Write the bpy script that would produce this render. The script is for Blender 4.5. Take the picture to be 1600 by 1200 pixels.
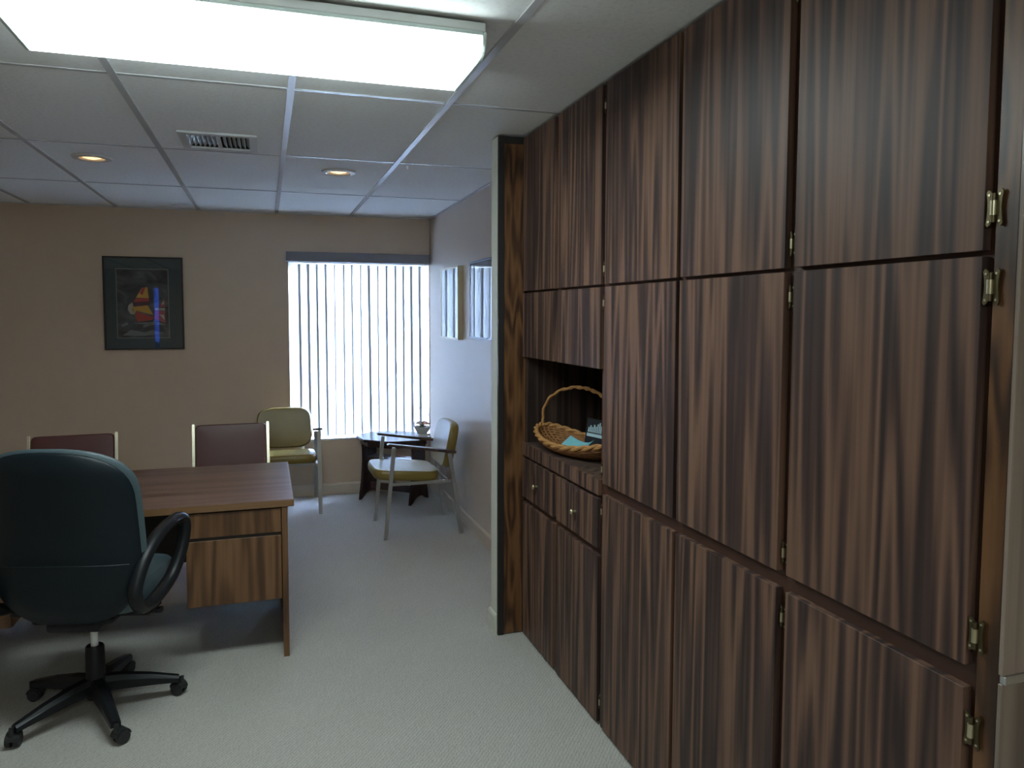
import bpy, bmesh, math, random
from mathutils import Vector, Matrix
random.seed(7)
S = bpy.context.scene
for o in list(bpy.data.objects): bpy.data.objects.remove(o)
COL = S.collection
PI = math.pi

# ------------------------------------------------------------------ camera
F, YAW, PITCH, ROLL, CAMH, CX, CY = 1143.749, 0.3043, -0.0626, 0.0014, 1.5891, 773.4864, 563.1501
fw = Vector((math.sin(YAW)*math.cos(PITCH), math.cos(YAW)*math.cos(PITCH), math.sin(PITCH)))
r0 = Vector((math.cos(YAW), -math.sin(YAW), 0)); u0 = r0.cross(fw)
rr = math.cos(ROLL)*r0 + math.sin(ROLL)*u0; uu = -math.sin(ROLL)*r0 + math.cos(ROLL)*u0
cd = bpy.data.cameras.new('camera'); cam = bpy.data.objects.new('camera', cd); COL.objects.link(cam)
cam.matrix_world = Matrix(((rr.x, uu.x, -fw.x, 0), (rr.y, uu.y, -fw.y, 0), (rr.z, uu.z, -fw.z, CAMH), (0, 0, 0, 1)))
cd.sensor_fit = 'HORIZONTAL'; cd.sensor_width = 36; cd.lens = F/1600*36
cd.shift_x = (800-CX)/1600; cd.shift_y = (CY-600)/1600; cd.clip_start = 0.02
S.camera = cam

# ------------------------------------------------------------------ light
w = bpy.data.worlds.new('sky'); S.world = w; w.use_nodes = True
bg = w.node_tree.nodes['Background']; bg.inputs[0].default_value = (0.47, 0.63, 1.0, 1); bg.inputs[1].default_value = 165.0
LENS_STRENGTH = 10.0
LENS_COLOR = (0.82, 0.97, 0.98, 1)
DOWN_STRENGTH = 0.9
S.view_settings.view_transform = 'Standard'; S.view_settings.look = 'None'
S.view_settings.gamma = 1.0; S.view_settings.use_curve_mapping = False
S.view_settings.exposure = 1.0

# ------------------------------------------------------------------ dimensions
H = 2.44; XC = 1.198; XR = 1.429; D = 6.531
XL = -3.0; XN = 2.6; YF = -2.5          # left wall, near right wall, wall behind the camera

# ------------------------------------------------------------------ material helpers
def nodes(name):
    m = bpy.data.materials.new(name); m.use_nodes = True
    nt = m.node_tree; return m, nt, nt.nodes['Principled BSDF']
def plain(name, col, rough=0.5, metal=0.0, bump=0.0, bscale=200, spec=0.5, coat=0.0, vary=0.0, vscale=6):
    m, nt, b = nodes(name)
    b.inputs['Base Color'].default_value = (*col, 1); b.inputs['Roughness'].default_value = rough
    b.inputs['Metallic'].default_value = metal; b.inputs['Specular IOR Level'].default_value = spec
    b.inputs['Coat Weight'].default_value = coat; b.inputs['Coat Roughness'].default_value = 0.15
    tc = nt.nodes.new('ShaderNodeTexCoord')
    n = nt.nodes.new('ShaderNodeTexNoise'); n.inputs['Scale'].default_value = vscale; n.inputs['Detail'].default_value = 4
    nt.links.new(tc.outputs['Object'], n.inputs['Vector'])
    if vary == 0: vary = 0.04
    mx = nt.nodes.new('ShaderNodeMix'); mx.data_type = 'RGBA'
    mx.inputs[6].default_value = (*[c*(1-vary) for c in col], 1); mx.inputs[7].default_value = (*[min(1, c*(1+vary)) for c in col], 1)
    nt.links.new(n.outputs['Fac'], mx.inputs[0]); nt.links.new(mx.outputs[2], b.inputs['Base Color'])
    if bump:
        n2 = nt.nodes.new('ShaderNodeTexNoise'); n2.inputs['Scale'].default_value = bscale; n2.inputs['Detail'].default_value = 3
        nt.links.new(tc.outputs['Object'], n2.inputs['Vector'])
        bp = nt.nodes.new('ShaderNodeBump'); bp.inputs['Strength'].default_value = bump; bp.inputs['Distance'].default_value = 0.004
        nt.links.new(n2.outputs['Fac'], bp.inputs['Height']); nt.links.new(bp.outputs[0], b.inputs['Normal'])
    return m
def wood(name, cols, gx=7.0, gz=0.5, rings=7.0, rough=0.35, spec=0.5, fiber=0.35, horiz=False, dist=0.0):
    """wood grain: contour rings of a stretched noise (cathedral figure) plus fine fibres; grain runs along local z (or x)"""
    m, nt, b = nodes(name); N = nt.nodes.new; Lk = nt.links.new
    tc = N('ShaderNodeTexCoord'); oi = N('ShaderNodeObjectInfo')
    mul = N('ShaderNodeMath'); mul.operation = 'MULTIPLY'; mul.inputs[1].default_value = 37.0; Lk(oi.outputs['Random'], mul.inputs[0])
    add = N('ShaderNodeVectorMath'); add.operation = 'ADD'; Lk(tc.outputs['Object'], add.inputs[0]); 
    cmb = N('ShaderNodeCombineXYZ'); Lk(mul.outputs[0], cmb.inputs[0]); Lk(mul.outputs[0], cmb.inputs[1]); Lk(mul.outputs[0], cmb.inputs[2])
    Lk(cmb.outputs[0], add.inputs[1])
    mp = N('ShaderNodeMapping'); mp.inputs['Scale'].default_value = (gz, gx, gx) if horiz else (gx, gx, gz); Lk(add.outputs[0], mp.inputs[0])
    n1 = N('ShaderNodeTexNoise'); n1.inputs['Scale'].default_value = 1.0; n1.inputs['Detail'].default_value = 1.5; n1.inputs['Roughness'].default_value = 0.45
    Lk(mp.outputs[0], n1.inputs['Vector'])
    k = N('ShaderNodeMath'); k.operation = 'MULTIPLY'; k.inputs[1].default_value = rings*2*PI; Lk(n1.outputs['Fac'], k.inputs[0])
    s = N('ShaderNodeMath'); s.operation = 'SINE'; Lk(k.outputs[0], s.inputs[0])
    h = N('ShaderNodeMath'); h.operation = 'MULTIPLY_ADD'; h.inputs[1].default_value = 0.33; h.inputs[2].default_value = 0.5; Lk(s.outputs[0], h.inputs[0])
    mp2 = N('ShaderNodeMapping'); f = 90
    mp2.inputs['Scale'].default_value = (1.6, f, f) if horiz else (f, f, 1.6); Lk(add.outputs[0], mp2.inputs[0])
    n2 = N('ShaderNodeTexNoise'); n2.inputs['Scale'].default_value = 1.0; n2.inputs['Detail'].default_value = 3; Lk(mp2.outputs[0], n2.inputs['Vector'])
    mp3 = N('ShaderNodeMapping'); mp3.inputs['Scale'].default_value = (0.7, 60, 60) if horiz else (60, 60, 0.7); Lk(add.outputs[0], mp3.inputs[0])
    n3 = N('ShaderNodeTexNoise'); n3.inputs['Scale'].default_value = 1.0; n3.inputs['Detail'].default_value = 2; Lk(mp3.outputs[0], n3.inputs['Vector'])
    a1 = N('ShaderNodeMath'); a1.operation = 'MULTIPLY_ADD'; a1.inputs[1].default_value = fiber; Lk(n2.outputs['Fac'], a1.inputs[0])
    a0 = N('ShaderNodeMath'); a0.operation = 'SUBTRACT'; a0.inputs[1].default_value = fiber*0.5; Lk(h.outputs[0], a0.inputs[0]); Lk(a0.outputs[0], a1.inputs[2])
    a2 = N('ShaderNodeMath'); a2.operation = 'MULTIPLY_ADD'; a2.inputs[1].default_value = 0.7; Lk(n3.outputs['Fac'], a2.inputs[0])
    a3 = N('ShaderNodeMath'); a3.operation = 'SUBTRACT'; a3.inputs[1].default_value = 0.35; Lk(a1.outputs[0], a3.inputs[0]); Lk(a3.outputs[0], a2.inputs[2])
    cr = N('ShaderNodeValToRGB'); Lk(a2.outputs[0], cr.inputs[0])
    e = cr.color_ramp.elements; e[0].position = 0.12; e[0].color = (*cols[0], 1); e[1].position = 0.9; e[1].color = (*cols[2], 1)
    x = e.new(0.5); x.color = (*cols[1], 1)
    Lk(cr.outputs[0], b.inputs['Base Color'])
    b.inputs['Roughness'].default_value = rough; b.inputs['Specular IOR Level'].default_value = spec
    return m
def emit(name, col, strength):
    m, nt, b = nodes(name)
    b.inputs['Base Color'].default_value = (0.8, 0.8, 0.8, 1)
    b.inputs['Emission Color'].default_value = col; b.inputs['Emission Strength'].default_value = strength
    return m
def clear_glass(name, tint=(1, 1, 1), rough=0.0, gloss=1.0):
    m = bpy.data.materials.new(name); m.use_nodes = True; nt = m.node_tree; nt.nodes.clear()
    out = nt.nodes.new('ShaderNodeOutputMaterial'); t = nt.nodes.new('ShaderNodeBsdfTransparent'); g = nt.nodes.new('ShaderNodeBsdfGlossy')
    t.inputs[0].default_value = (*tint, 1); g.inputs['Roughness'].default_value = rough
    fr = nt.nodes.new('ShaderNodeFresnel'); ge = nt.nodes.new('ShaderNodeNewGeometry')
    ma = nt.nodes.new('ShaderNodeMath'); ma.operation = 'MULTIPLY_ADD'; ma.inputs[1].default_value = 1/1.5-1.5; ma.inputs[2].default_value = 1.5   # same reflectance on the inner face of a pane
    nt.links.new(ge.outputs['Backfacing'], ma.inputs[0]); nt.links.new(ma.outputs[0], fr.inputs[0])
    mx = nt.nodes.new('ShaderNodeMixShader')
    nt.links.new(fr.outputs[0], mx.inputs[0]); nt.links.new(t.outputs[0], mx.inputs[1]); nt.links.new(g.outputs[0], mx.inputs[2]); nt.links.new(mx.outputs[0], out.inputs[0])
    return m
def vane_mat():
    m = bpy.data.materials.new('vane_fabric'); m.use_nodes = True; nt = m.node_tree; nt.nodes.clear()
    out = nt.nodes.new('ShaderNodeOutputMaterial'); t = nt.nodes.new('ShaderNodeBsdfTranslucent'); d = nt.nodes.new('ShaderNodeBsdfDiffuse')
    t.inputs[0].default_value = (0.86, 0.86, 0.86, 1); d.inputs[0].default_value = (0.55, 0.57, 0.60, 1)
    tc = nt.nodes.new('ShaderNodeTexCoord'); n = nt.nodes.new('ShaderNodeTexNoise'); n.inputs['Scale'].default_value = 120
    nt.links.new(tc.outputs['Object'], n.inputs['Vector'])
    bp = nt.nodes.new('ShaderNodeBump'); bp.inputs['Strength'].default_value = 0.1; nt.links.new(n.outputs['Fac'], bp.inputs['Height']); nt.links.new(bp.outputs[0], d.inputs['Normal'])
    mx = nt.nodes.new('ShaderNodeMixShader'); mx.inputs[0].default_value = 0.11
    nt.links.new(d.outputs[0], mx.inputs[1]); nt.links.new(t.outputs[0], mx.inputs[2]); nt.links.new(mx.outputs[0], out.inputs[0])
    return m
def carpet_mat():
    m, nt, b = nodes('carpet'); N = nt.nodes.new; Lk = nt.links.new
    tc = N('ShaderNodeTexCoord'); mp = N('ShaderNodeMapping'); mp.inputs['Rotation'].default_value = (0, 0, 0.7); Lk(tc.outputs['Object'], mp.inputs[0])
    wv = N('ShaderNodeTexWave'); wv.inputs['Scale'].default_value = 26; wv.inputs['Distortion'].default_value = 5; wv.inputs['Detail'].default_value = 2; wv.inputs['Detail Scale'].default_value = 3
    Lk(mp.outputs[0], wv.inputs['Vector'])
    n = N('ShaderNodeTexNoise'); n.inputs['Scale'].default_value = 150; n.inputs['Detail'].default_value = 3; Lk(tc.outputs['Object'], n.inputs['Vector'])
    n2 = N('ShaderNodeTexNoise'); n2.inputs['Scale'].default_value = 1.3; n2.inputs['Detail'].default_value = 3; Lk(tc.outputs['Object'], n2.inputs['Vector'])
    a = N('ShaderNodeMath'); a.operation = 'MULTIPLY_ADD'; a.inputs[1].default_value = 0.45; Lk(wv.outputs['Fac'], a.inputs[0]); Lk(n.outputs['Fac'], a.inputs[2])
    a2 = N('ShaderNodeMath'); a2.operation = 'MULTIPLY_ADD'; a2.inputs[1].default_value = 0.25; Lk(n2.outputs['Fac'], a2.inputs[0]); Lk(a.outputs[0], a2.inputs[2])
    cr = N('ShaderNodeValToRGB'); e = cr.color_ramp.elements
    e[0].position = 0.35; e[0].color = (0.30, 0.285, 0.255, 1); e[1].position = 1.2 if False else 1.0; e[1].color = (0.46, 0.44, 0.40, 1)
    Lk(a2.outputs[0], cr.inputs[0]); Lk(cr.outputs[0], b.inputs['Base Color'])
    b.inputs['Roughness'].default_value = 0.95; b.inputs['Specular IOR Level'].default_value = 0.15
    bp = N('ShaderNodeBump'); bp.inputs['Strength'].default_value = 0.5; bp.inputs['Distance'].default_value = 0.006; Lk(a.outputs[0], bp.inputs['Height']); Lk(bp.outputs[0], b.inputs['Normal'])
    return m
def tile_mat():
    m, nt, b = nodes('ceiling_tile_board'); N = nt.nodes.new; Lk = nt.links.new
    tc = N('ShaderNodeTexCoord')
    n = N('ShaderNodeTexNoise'); n.inputs['Scale'].default_value = 55; n.inputs['Detail'].default_value = 6; Lk(tc.outputs['Object'], n.inputs['Vector'])
    v = N('ShaderNodeTexVoronoi'); v.inputs['Scale'].default_value = 70; Lk(tc.outputs['Object'], v.inputs['Vector'])
    cr = N('ShaderNodeValToRGB'); e = cr.color_ramp.elements; e[0].position = 0.33; e[0].color = (0.80, 0.81, 0.80, 1); e[1].position = 0.5; e[1].color = (0.86, 0.87, 0.86, 1)
    Lk(n.outputs['Fac'], cr.inputs[0]); Lk(cr.outputs[0], b.inputs['Base Color']); b.inputs['Roughness'].default_value = 0.9; b.inputs['Specular IOR Level'].default_value = 0.2
    bp = N('ShaderNodeBump'); bp.inputs['Strength'].default_value = 0.2; bp.inputs['Distance'].default_value = 0.002
    a = N('ShaderNodeMath'); a.operation = 'ADD'; Lk(n.outputs['Fac'], a.inputs[0]); Lk(v.outputs['Distance'], a.inputs[1])
    Lk(a.outputs[0], bp.inputs['Height']); Lk(bp.outputs[0], b.inputs['Normal'])
    return m

M = {}
M['wall'] = plain('beige_paint', (0.55, 0.42, 0.305), 0.5, bump=0.12, bscale=160, vary=0.03)
M['wall_gloss'] = plain('beige_satin_paint', (0.55, 0.46, 0.38), 0.38, bump=0.12, bscale=120, vary=0.03)
M['base'] = plain('baseboard_paint', (0.56, 0.47, 0.38), 0.4)
M['partition'] = plain('partition_paint', (0.60, 0.60, 0.52), 0.5, bump=0.1)
M['carpet'] = carpet_mat()
M['tile'] = tile_mat()
M['tbar'] = plain('grid_bar_paint', (0.60, 0.61, 0.64), 0.22, spec=0.9)
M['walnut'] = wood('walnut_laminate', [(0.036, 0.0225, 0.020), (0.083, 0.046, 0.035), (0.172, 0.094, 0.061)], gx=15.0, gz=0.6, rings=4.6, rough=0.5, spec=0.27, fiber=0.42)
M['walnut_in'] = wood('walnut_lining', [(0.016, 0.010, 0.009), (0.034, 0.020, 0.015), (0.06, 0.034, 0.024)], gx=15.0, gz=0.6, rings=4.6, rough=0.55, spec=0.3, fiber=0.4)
M['walnut_h'] = wood('walnut_laminate_shelf', [(0.030, 0.021, 0.019), (0.060, 0.040, 0.032), (0.11, 0.07, 0.05)], gx=11, gz=1.0, rings=5, rough=0.45, fiber=0.3)
M['stile'] = wood('stained_stile', [(0.030, 0.012, 0.005), (0.085, 0.036, 0.013), (0.15, 0.068, 0.025)], gx=14, gz=2.2, rings=5, rough=0.4, fiber=0.4)
M['carcass'] = plain('dark_stained_frame', (0.060, 0.025, 0.015), 0.5, vary=0.25, vscale=12)
M['black_trim'] = plain('black_edging', (0.012, 0.010, 0.009), 0.5)
M['end_panel'] = wood('end_panel_laminate', [(0.10, 0.075, 0.06), (0.17, 0.13, 0.105), (0.26, 0.20, 0.16)], gx=6, gz=0.4, rings=3, rough=0.25, fiber=0.2)
M['alu'] = plain('brushed_aluminium', (0.62, 0.64, 0.66), 0.35, 1.0)
M['brass'] = plain('antique_brass', (0.115, 0.09, 0.05), 0.42, 0.9, vary=0.3, vscale=80)
M['brass_bright'] = plain('brass_barrel', (0.55, 0.50, 0.33), 0.3, 0.9)
M['desk_top'] = wood('desk_top_laminate', [(0.10, 0.052, 0.038), (0.135, 0.072, 0.052), (0.17, 0.092, 0.066)], gx=9, gz=0.5, rings=3, rough=0.35, horiz=True, fiber=0.5)
M['desk_wood'] = wood('desk_walnut', [(0.064, 0.028, 0.010), (0.110, 0.050, 0.019), (0.165, 0.080, 0.034)], gx=13, gz=1.2, rings=3.5, rough=0.4, fiber=0.5)
M['desk_edge'] = wood('desk_edge_band', [(0.09, 0.045, 0.018), (0.14, 0.07, 0.03), (0.18, 0.095, 0.042)], gx=20, gz=0.6, rings=2, rough=0.4, horiz=True, fiber=0.5)
M['desk_shaded'] = plain('desk_shade_tone', (0.03, 0.022, 0.018), 0.6)  # dark tone holds the shade of pull gaps and backlit panel
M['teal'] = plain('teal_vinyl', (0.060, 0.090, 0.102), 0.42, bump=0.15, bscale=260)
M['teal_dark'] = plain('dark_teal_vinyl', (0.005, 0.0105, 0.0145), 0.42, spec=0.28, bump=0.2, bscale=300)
M['black_plastic'] = plain('black_plastic', (0.008, 0.009, 0.011), 0.42, spec=0.3)
M['rubber'] = plain('castor_rubber', (0.016, 0.017, 0.018), 0.5)
M['chrome'] = plain('chrome', (0.80, 0.80, 0.78), 0.18, 1.0)
M['gas_rod'] = plain('white_gas_rod', (0.75, 0.76, 0.76), 0.3, 0.3)
M['steel'] = plain('satin_steel', (0.42, 0.41, 0.39), 0.35, 0.85)
M['gold_metal'] = plain('polished_pale_brass', (0.85, 0.80, 0.62), 0.22, 1.0)
M['olive'] = plain('olive_vinyl', (0.20, 0.142, 0.034), 0.34, bump=0.12, bscale=240)
M['burgundy'] = plain('burgundy_vinyl', (0.085, 0.020, 0.017), 0.36, bump=0.15, bscale=240)
M['dark_wood'] = wood('dark_mahogany', [(0.016, 0.008, 0.008), (0.030, 0.014, 0.013), (0.05, 0.024, 0.02)], gx=9, gz=0.8, rings=3, rough=0.28, fiber=0.3)
M['arm_wood'] = wood('armrest_walnut', [(0.030, 0.018, 0.014), (0.055, 0.032, 0.025), (0.09, 0.055, 0.04)], gx=9, gz=0.8, rings=3, rough=0.3, fiber=0.3)
M['vane'] = vane_mat()
M['overlap_shade'] = plain('overlap_shade', (0.62, 0.64, 0.70), 0.7)  # opaque strip stands in for the shade where vanes overlap
M['valance'] = plain('valance_grey', (0.20, 0.195, 0.22), 0.55)
M['win_frame'] = plain('white_window_frame', (0.75, 0.76, 0.76), 0.4)
M['glass'] = clear_glass('window_glass', (0.97, 0.99, 1.0))
M['pic_glass'] = clear_glass('picture_glass')
M['white_metal'] = plain('white_enamel', (0.66, 0.68, 0.66), 0.4)
M['vent_dark'] = plain('duct_dark', (0.02, 0.022, 0.02), 0.7)
M['vent_paint'] = plain('vent_enamel', (0.60, 0.62, 0.64), 0.35)
M['lens'] = emit('lamp_diffuser', LENS_COLOR, LENS_STRENGTH)
M['acrylic'] = plain('acrylic_edge', (0.62, 0.72, 0.68), 0.25)
M['down'] = emit('warm_bulb', (1.0, 0.66, 0.32, 1), DOWN_STRENGTH)
M['down_trim'] = plain('downlight_trim', (0.55, 0.53, 0.50), 0.4)
M['can'] = plain('downlight_can', (0.55, 0.42, 0.28), 0.35, 0.6)
M['wicker'] = plain('wicker', (0.42, 0.205, 0.065), 0.55, bump=0.6, bscale=300, vary=0.35, vscale=60)
M['wicker_dark'] = plain('wicker_weave', (0.26, 0.11, 0.032), 0.6, bump=0.6, bscale=300, vary=0.4, vscale=60)
M['teal_paper'] = plain('teal_paper', (0.16, 0.42, 0.47), 0.5, vary=0.2, vscale=30)
M['white_paper'] = plain('white_paper', (0.72, 0.73, 0.72), 0.6)
M['pale_blue_print'] = plain('pale_blue_print', (0.45, 0.62, 0.68), 0.6)
M['dark_print'] = plain('dark_print', (0.012, 0.018, 0.028), 0.4)

# ------------------------------------------------------------------ mesh helpers
class B:
    """collects shapes in one bmesh; .obj() links it as one mesh object"""
    def __init__(s): s.bm = bmesh.new()
    def box(s, x0, x1, y0, y1, z0, z1, bev=0.0, seg=2, mi=0):
        t = bmesh.new(); bmesh.ops.create_cube(t, size=1)
        for v in t.verts: v.co = Vector(((x0+x1)/2+v.co.x*(x1-x0), (y0+y1)/2+v.co.y*(y1-y0), (z0+z1)/2+v.co.z*(z1-z0)))
        if bev: bmesh.ops.bevel(t, geom=t.edges[:], offset=bev, segments=seg, affect='EDGES', profile=0.5)
        return s._merge(t, mi)
    def _merge(s, t, mi=0, mat=None):
        if mat is not None: bmesh.ops.transform(t, matrix=mat, verts=t.verts[:])
        for f in t.faces: f.material_index = mi
        me = bpy.data.meshes.new('tmp'); t.to_mesh(me); t.free(); s.bm.from_mesh(me); bpy.data.meshes.remove(me)
        return s
    def bar(s, p, q, wx, wy, bev=0.0, up=Vector((0, 0, 1)), mi=0):
        """rectangular bar from p to q, wx wide across, wy thick"""
        p = Vector(p); q = Vector(q); d = q-p; L = d.length; z = d.normalized()
        up = Vector(up)
        if abs(z.dot(up)) > 0.99: up = Vector((0, 1, 0))
        x = up.cross(z).normalized(); y = z.cross(x)
        t = bmesh.new(); bmesh.ops.create_cube(t, size=1)
        for v in t.verts: v.co = Vector((v.co.x*wx, v.co.y*wy, (v.co.z+0.5)*L))
        if bev: bmesh.ops.bevel(t, geom=t.edges[:], offset=bev, segments=2, affect='EDGES')
        m = Matrix((( x.x, y.x, z.x, p.x), (x.y, y.y, z.y, p.y), (x.z, y.z, z.z, p.z), (0, 0, 0, 1)))
        return s._merge(t, mi, m)
    def cyl(s, p, q, r, r2=None, n=16, mi=0):
        p = Vector(p); q = Vector(q); d = q-p
        t = bmesh.new(); bmesh.ops.create_cone(t, cap_ends=True, segments=n, radius1=r, radius2=r if r2 is None else r2, depth=d.length)
        m = Matrix.Translation((p+q)/2) @ d.to_track_quat('Z', 'Y').to_matrix().to_4x4()
        return s._merge(t, mi, m)
    def ball(s, c, rx, ry=None, rz=None, n=12, mi=0):
        t = bmesh.new(); bmesh.ops.create_uvsphere(t, u_segments=n, v_segments=max(6, n//2), radius=1)
        return s._merge(t, mi, Matrix.Translation(c) @ Matrix.Diagonal((rx, ry or rx, rz or rx, 1)))
    def tube(s, pts, r, n=8, closed=False, mi=0, sx=1.0, ref=None):
        """swept tube; r a number or list; sx stretches the section along ref"""
        pts = [Vector(p) for p in pts]; k = len(pts); rs = r if isinstance(r, (list, tuple)) else [r]*k
        t = bmesh.new(); rings = []
        side = None
        for i, p in enumerate(pts):
            a = pts[(i-1) % k] if (closed or i > 0) else p; c = pts[(i+1) % k] if (closed or i < k-1) else p
            d = (c-a).normalized()
            if ref is not None: x = Vector(ref) - d*d.dot(Vector(ref)); x.normalize()
            elif side is None:
                x = d.orthogonal().normalized()
            else:
                x = side - d*d.dot(side); x.normalize()
            side = x; y = d.cross(x)
            rings.append([t.verts.new(p + x*rs[i]*sx*math.cos(2*PI*j/n) + y*rs[i]*math.sin(2*PI*j/n)) for j in range(n)])
        m = k if closed else k-1
        for i in range(m):
            A = rings[i]; C = rings[(i+1) % k]
            for j in range(n): t.faces.new((A[j], A[(j+1) % n], C[(j+1) % n], C[j]))
        if not closed:
            t.faces.new(rings[0][::-1]); t.faces.new(rings[-1])
        bmesh.ops.recalc_face_normals(t, faces=t.faces[:])
        return s._merge(t, mi)
    def lathe(s, prof, c=(0, 0, 0), n=24, sx=1, sy=1, mi=0, cap=False):
        t = bmesh.new(); rings = []
        for r, z in prof: rings.append([t.verts.new((c[0]+sx*r*math.cos(2*PI*j/n), c[1]+sy*r*math.sin(2*PI*j/n), c[2]+z)) for j in range(n)])
        for A, C in zip(rings, rings[1:]):
            for j in range(n): t.faces.new((A[j], A[(j+1) % n], C[(j+1) % n], C[j]))
        if cap: t.faces.new(rings[0][::-1]); t.faces.new(rings[-1])
        bmesh.ops.recalc_face_normals(t, faces=t.faces[:])
        return s._merge(t, mi)
    def prism(s, poly, h0, h1, plane='xy', bev=0.0, mi=0):
        """extrude a polygon; plane xy -> along z, xz -> along y, yz -> along x"""
        def P(a, b, h): return {'xy': (a, b, h), 'xz': (a, h, b), 'yz': (h, a, b)}[plane]
        t = bmesh.new(); A = [t.verts.new(P(a, b, h0)) for a, b in poly]; C = [t.verts.new(P(a, b, h1)) for a, b in poly]
        n = len(poly)
        t.faces.new(A); t.faces.new(C[::-1])
        for i in range(n): t.faces.new((A[i], C[i], C[(i+1) % n], A[(i+1) % n]))
        bmesh.ops.recalc_face_normals(t, faces=t.faces[:])
        if bev: bmesh.ops.bevel(t, geom=t.edges[:], offset=bev, segments=2, affect='EDGES')
        return s._merge(t, mi)
    def xf(s, m): bmesh.ops.transform(s.bm, matrix=m, verts=s.bm.verts[:]); return s
    def obj(s, name, mat, parent=None, loc=None, smooth=False, origin=None):
        me = bpy.data.meshes.new(name)
        if origin is not None:
            bmesh.ops.translate(s.bm, vec=-Vector(origin), verts=s.bm.verts[:])
        s.bm.to_mesh(me); s.bm.free()
        for mm in (mat if isinstance(mat, (list, tuple)) else [mat]): me.materials.append(M[mm] if isinstance(mm, str) else mm)
        if smooth:
            for p in me.polygons: p.use_smooth = True
            me.set_sharp_from_angle(angle=math.radians(38))
        o = bpy.data.objects.new(name, me); COL.objects.link(o)
        if parent is not None: o.parent = parent
        if origin is not None: o.location = origin
        if loc is not None: o.location = loc
        return o
def tag(o, label=None, cat=None, group=None, kind=None):
    if label: o['label'] = label
    if cat: o['category'] = cat
    if group: o['group'] = group
    if kind: o['kind'] = kind
    return o
def thing(name, label, cat, loc=(0, 0, 0), rz=0, group=None):
    o = bpy.data.objects.new(name, None); COL.objects.link(o); o.empty_display_size = 0.1
    o.location = loc; o.rotation_euler = (0, 0, rz)
    return tag(o, label, cat, group)
def struct(o, label): return tag(o, label, kind='structure')
def copy_tree(o, parent=None):
    c = o.copy(); COL.objects.link(c); c.parent = parent
    for ch in [q for q in bpy.data.objects if q.parent == o]: copy_tree(ch, c)
    return c
def smooth_path(pts, sub=6, closed=False):
    """Catmull-Rom through pts"""
    P = [Vector(p) for p in pts]; n = len(P); out = []
    rng = range(n if closed else n-1)
    for i in rng:
        g = lambda k: P[k % n] if closed else P[max(0, min(n-1, k))]
        a, b, c, d = g(i-1), g(i), g(i+1), g(i+2)
        for j in range(sub):
            t = j/sub
            out.append(0.5*((2*b)+(c-a)*t+(2*a-5*b+4*c-d)*t*t+(3*b-a-3*c+d)*t**3))
    if not closed: out.append(P[-1])
    return out
def cushion(w, h, t, crown=0.25, rad=0.06, nu=14, nv=14, wtop=None, pw=4.0):
    """rounded pad in the local xz plane, thickness along y, centred; superellipse outline"""
    bm = bmesh.new(); rings = []
    K = 40
    lv = [(-1.0, 0.0), (-1.0, 0.3), (-1.0, 0.55), (-0.92, 0.80), (-0.66, 0.94), (-0.3, 0.995), (0.3, 0.995), (0.66, 0.94), (0.92, 0.80), (1.0, 0.55), (1.0, 0.3), (1.0, 0.0)]
    for yy, sc in lv:
        if sc == 0.0:
            rings.append([bm.verts.new((0, yy*t/2*(1+crown), 0))]); continue
        fk = {0.3: 0.92, 0.55: 0.72, 0.80: 0.3}.get(sc, 0.0)
        shr = {0.3: 0.42, 0.55: 0.74}.get(sc)
        ring = []
        for j in range(K):
            a = 2*PI*j/K; c, s_ = math.cos(a), math.sin(a)
            x = math.copysign(abs(c)**(2/pw), c); z = math.copysign(abs(s_)**(2/pw), s_)
            ww = w if wtop is None else w + (wtop-w)*(z+1)/2
            if shr: ring.append(bm.verts.new((x*ww/2*shr, yy*t/2*(1+crown*fk), z*h/2*shr)))
            else: ring.append(bm.verts.new((x*(ww/2-(1-sc)*rad*1.6), yy*t/2*(1+crown*fk), z*(h/2-(1-sc)*rad*1.6))))
        rings.append(ring)
    for A, C in zip(rings, rings[1:]):
        if len(A) == 1:
            for j in range(K): bm.faces.new((A[0], C[j], C[(j+1) % K]))
        elif len(C) == 1:
            for j in range(K): bm.faces.new((A[j], C[0], A[(j+1) % K]))
        else:
            for j in range(K): bm.faces.new((A[j], C[j], C[(j+1) % K], A[(j+1) % K]))
    bmesh.ops.recalc_face_normals(bm, faces=bm.faces[:])
    b = B(); b._merge(bm); return b

# ================================================================== THE SETTING
b = B().box(XL-.1, XN+.1, YF-.1, D+.1, -0.06, 0.0)
struct(b.obj('floor', 'carpet'), 'grey beige low pile carpet with a fine twill texture')

M['lawn'] = plain('outdoor_ground', (0.20, 0.21, 0.17), 0.9, vary=0.3, vscale=0.8)
struct(B().box(-25, 25, D+.16, D+40, -.40, -.30).obj('ground', 'lawn'), 'open ground outside the window')
struct(B().box(-25, 25, -40, YF-.12, -.40, -.30).obj('ground_rear', 'lawn'), 'open ground outside behind the camera')

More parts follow.
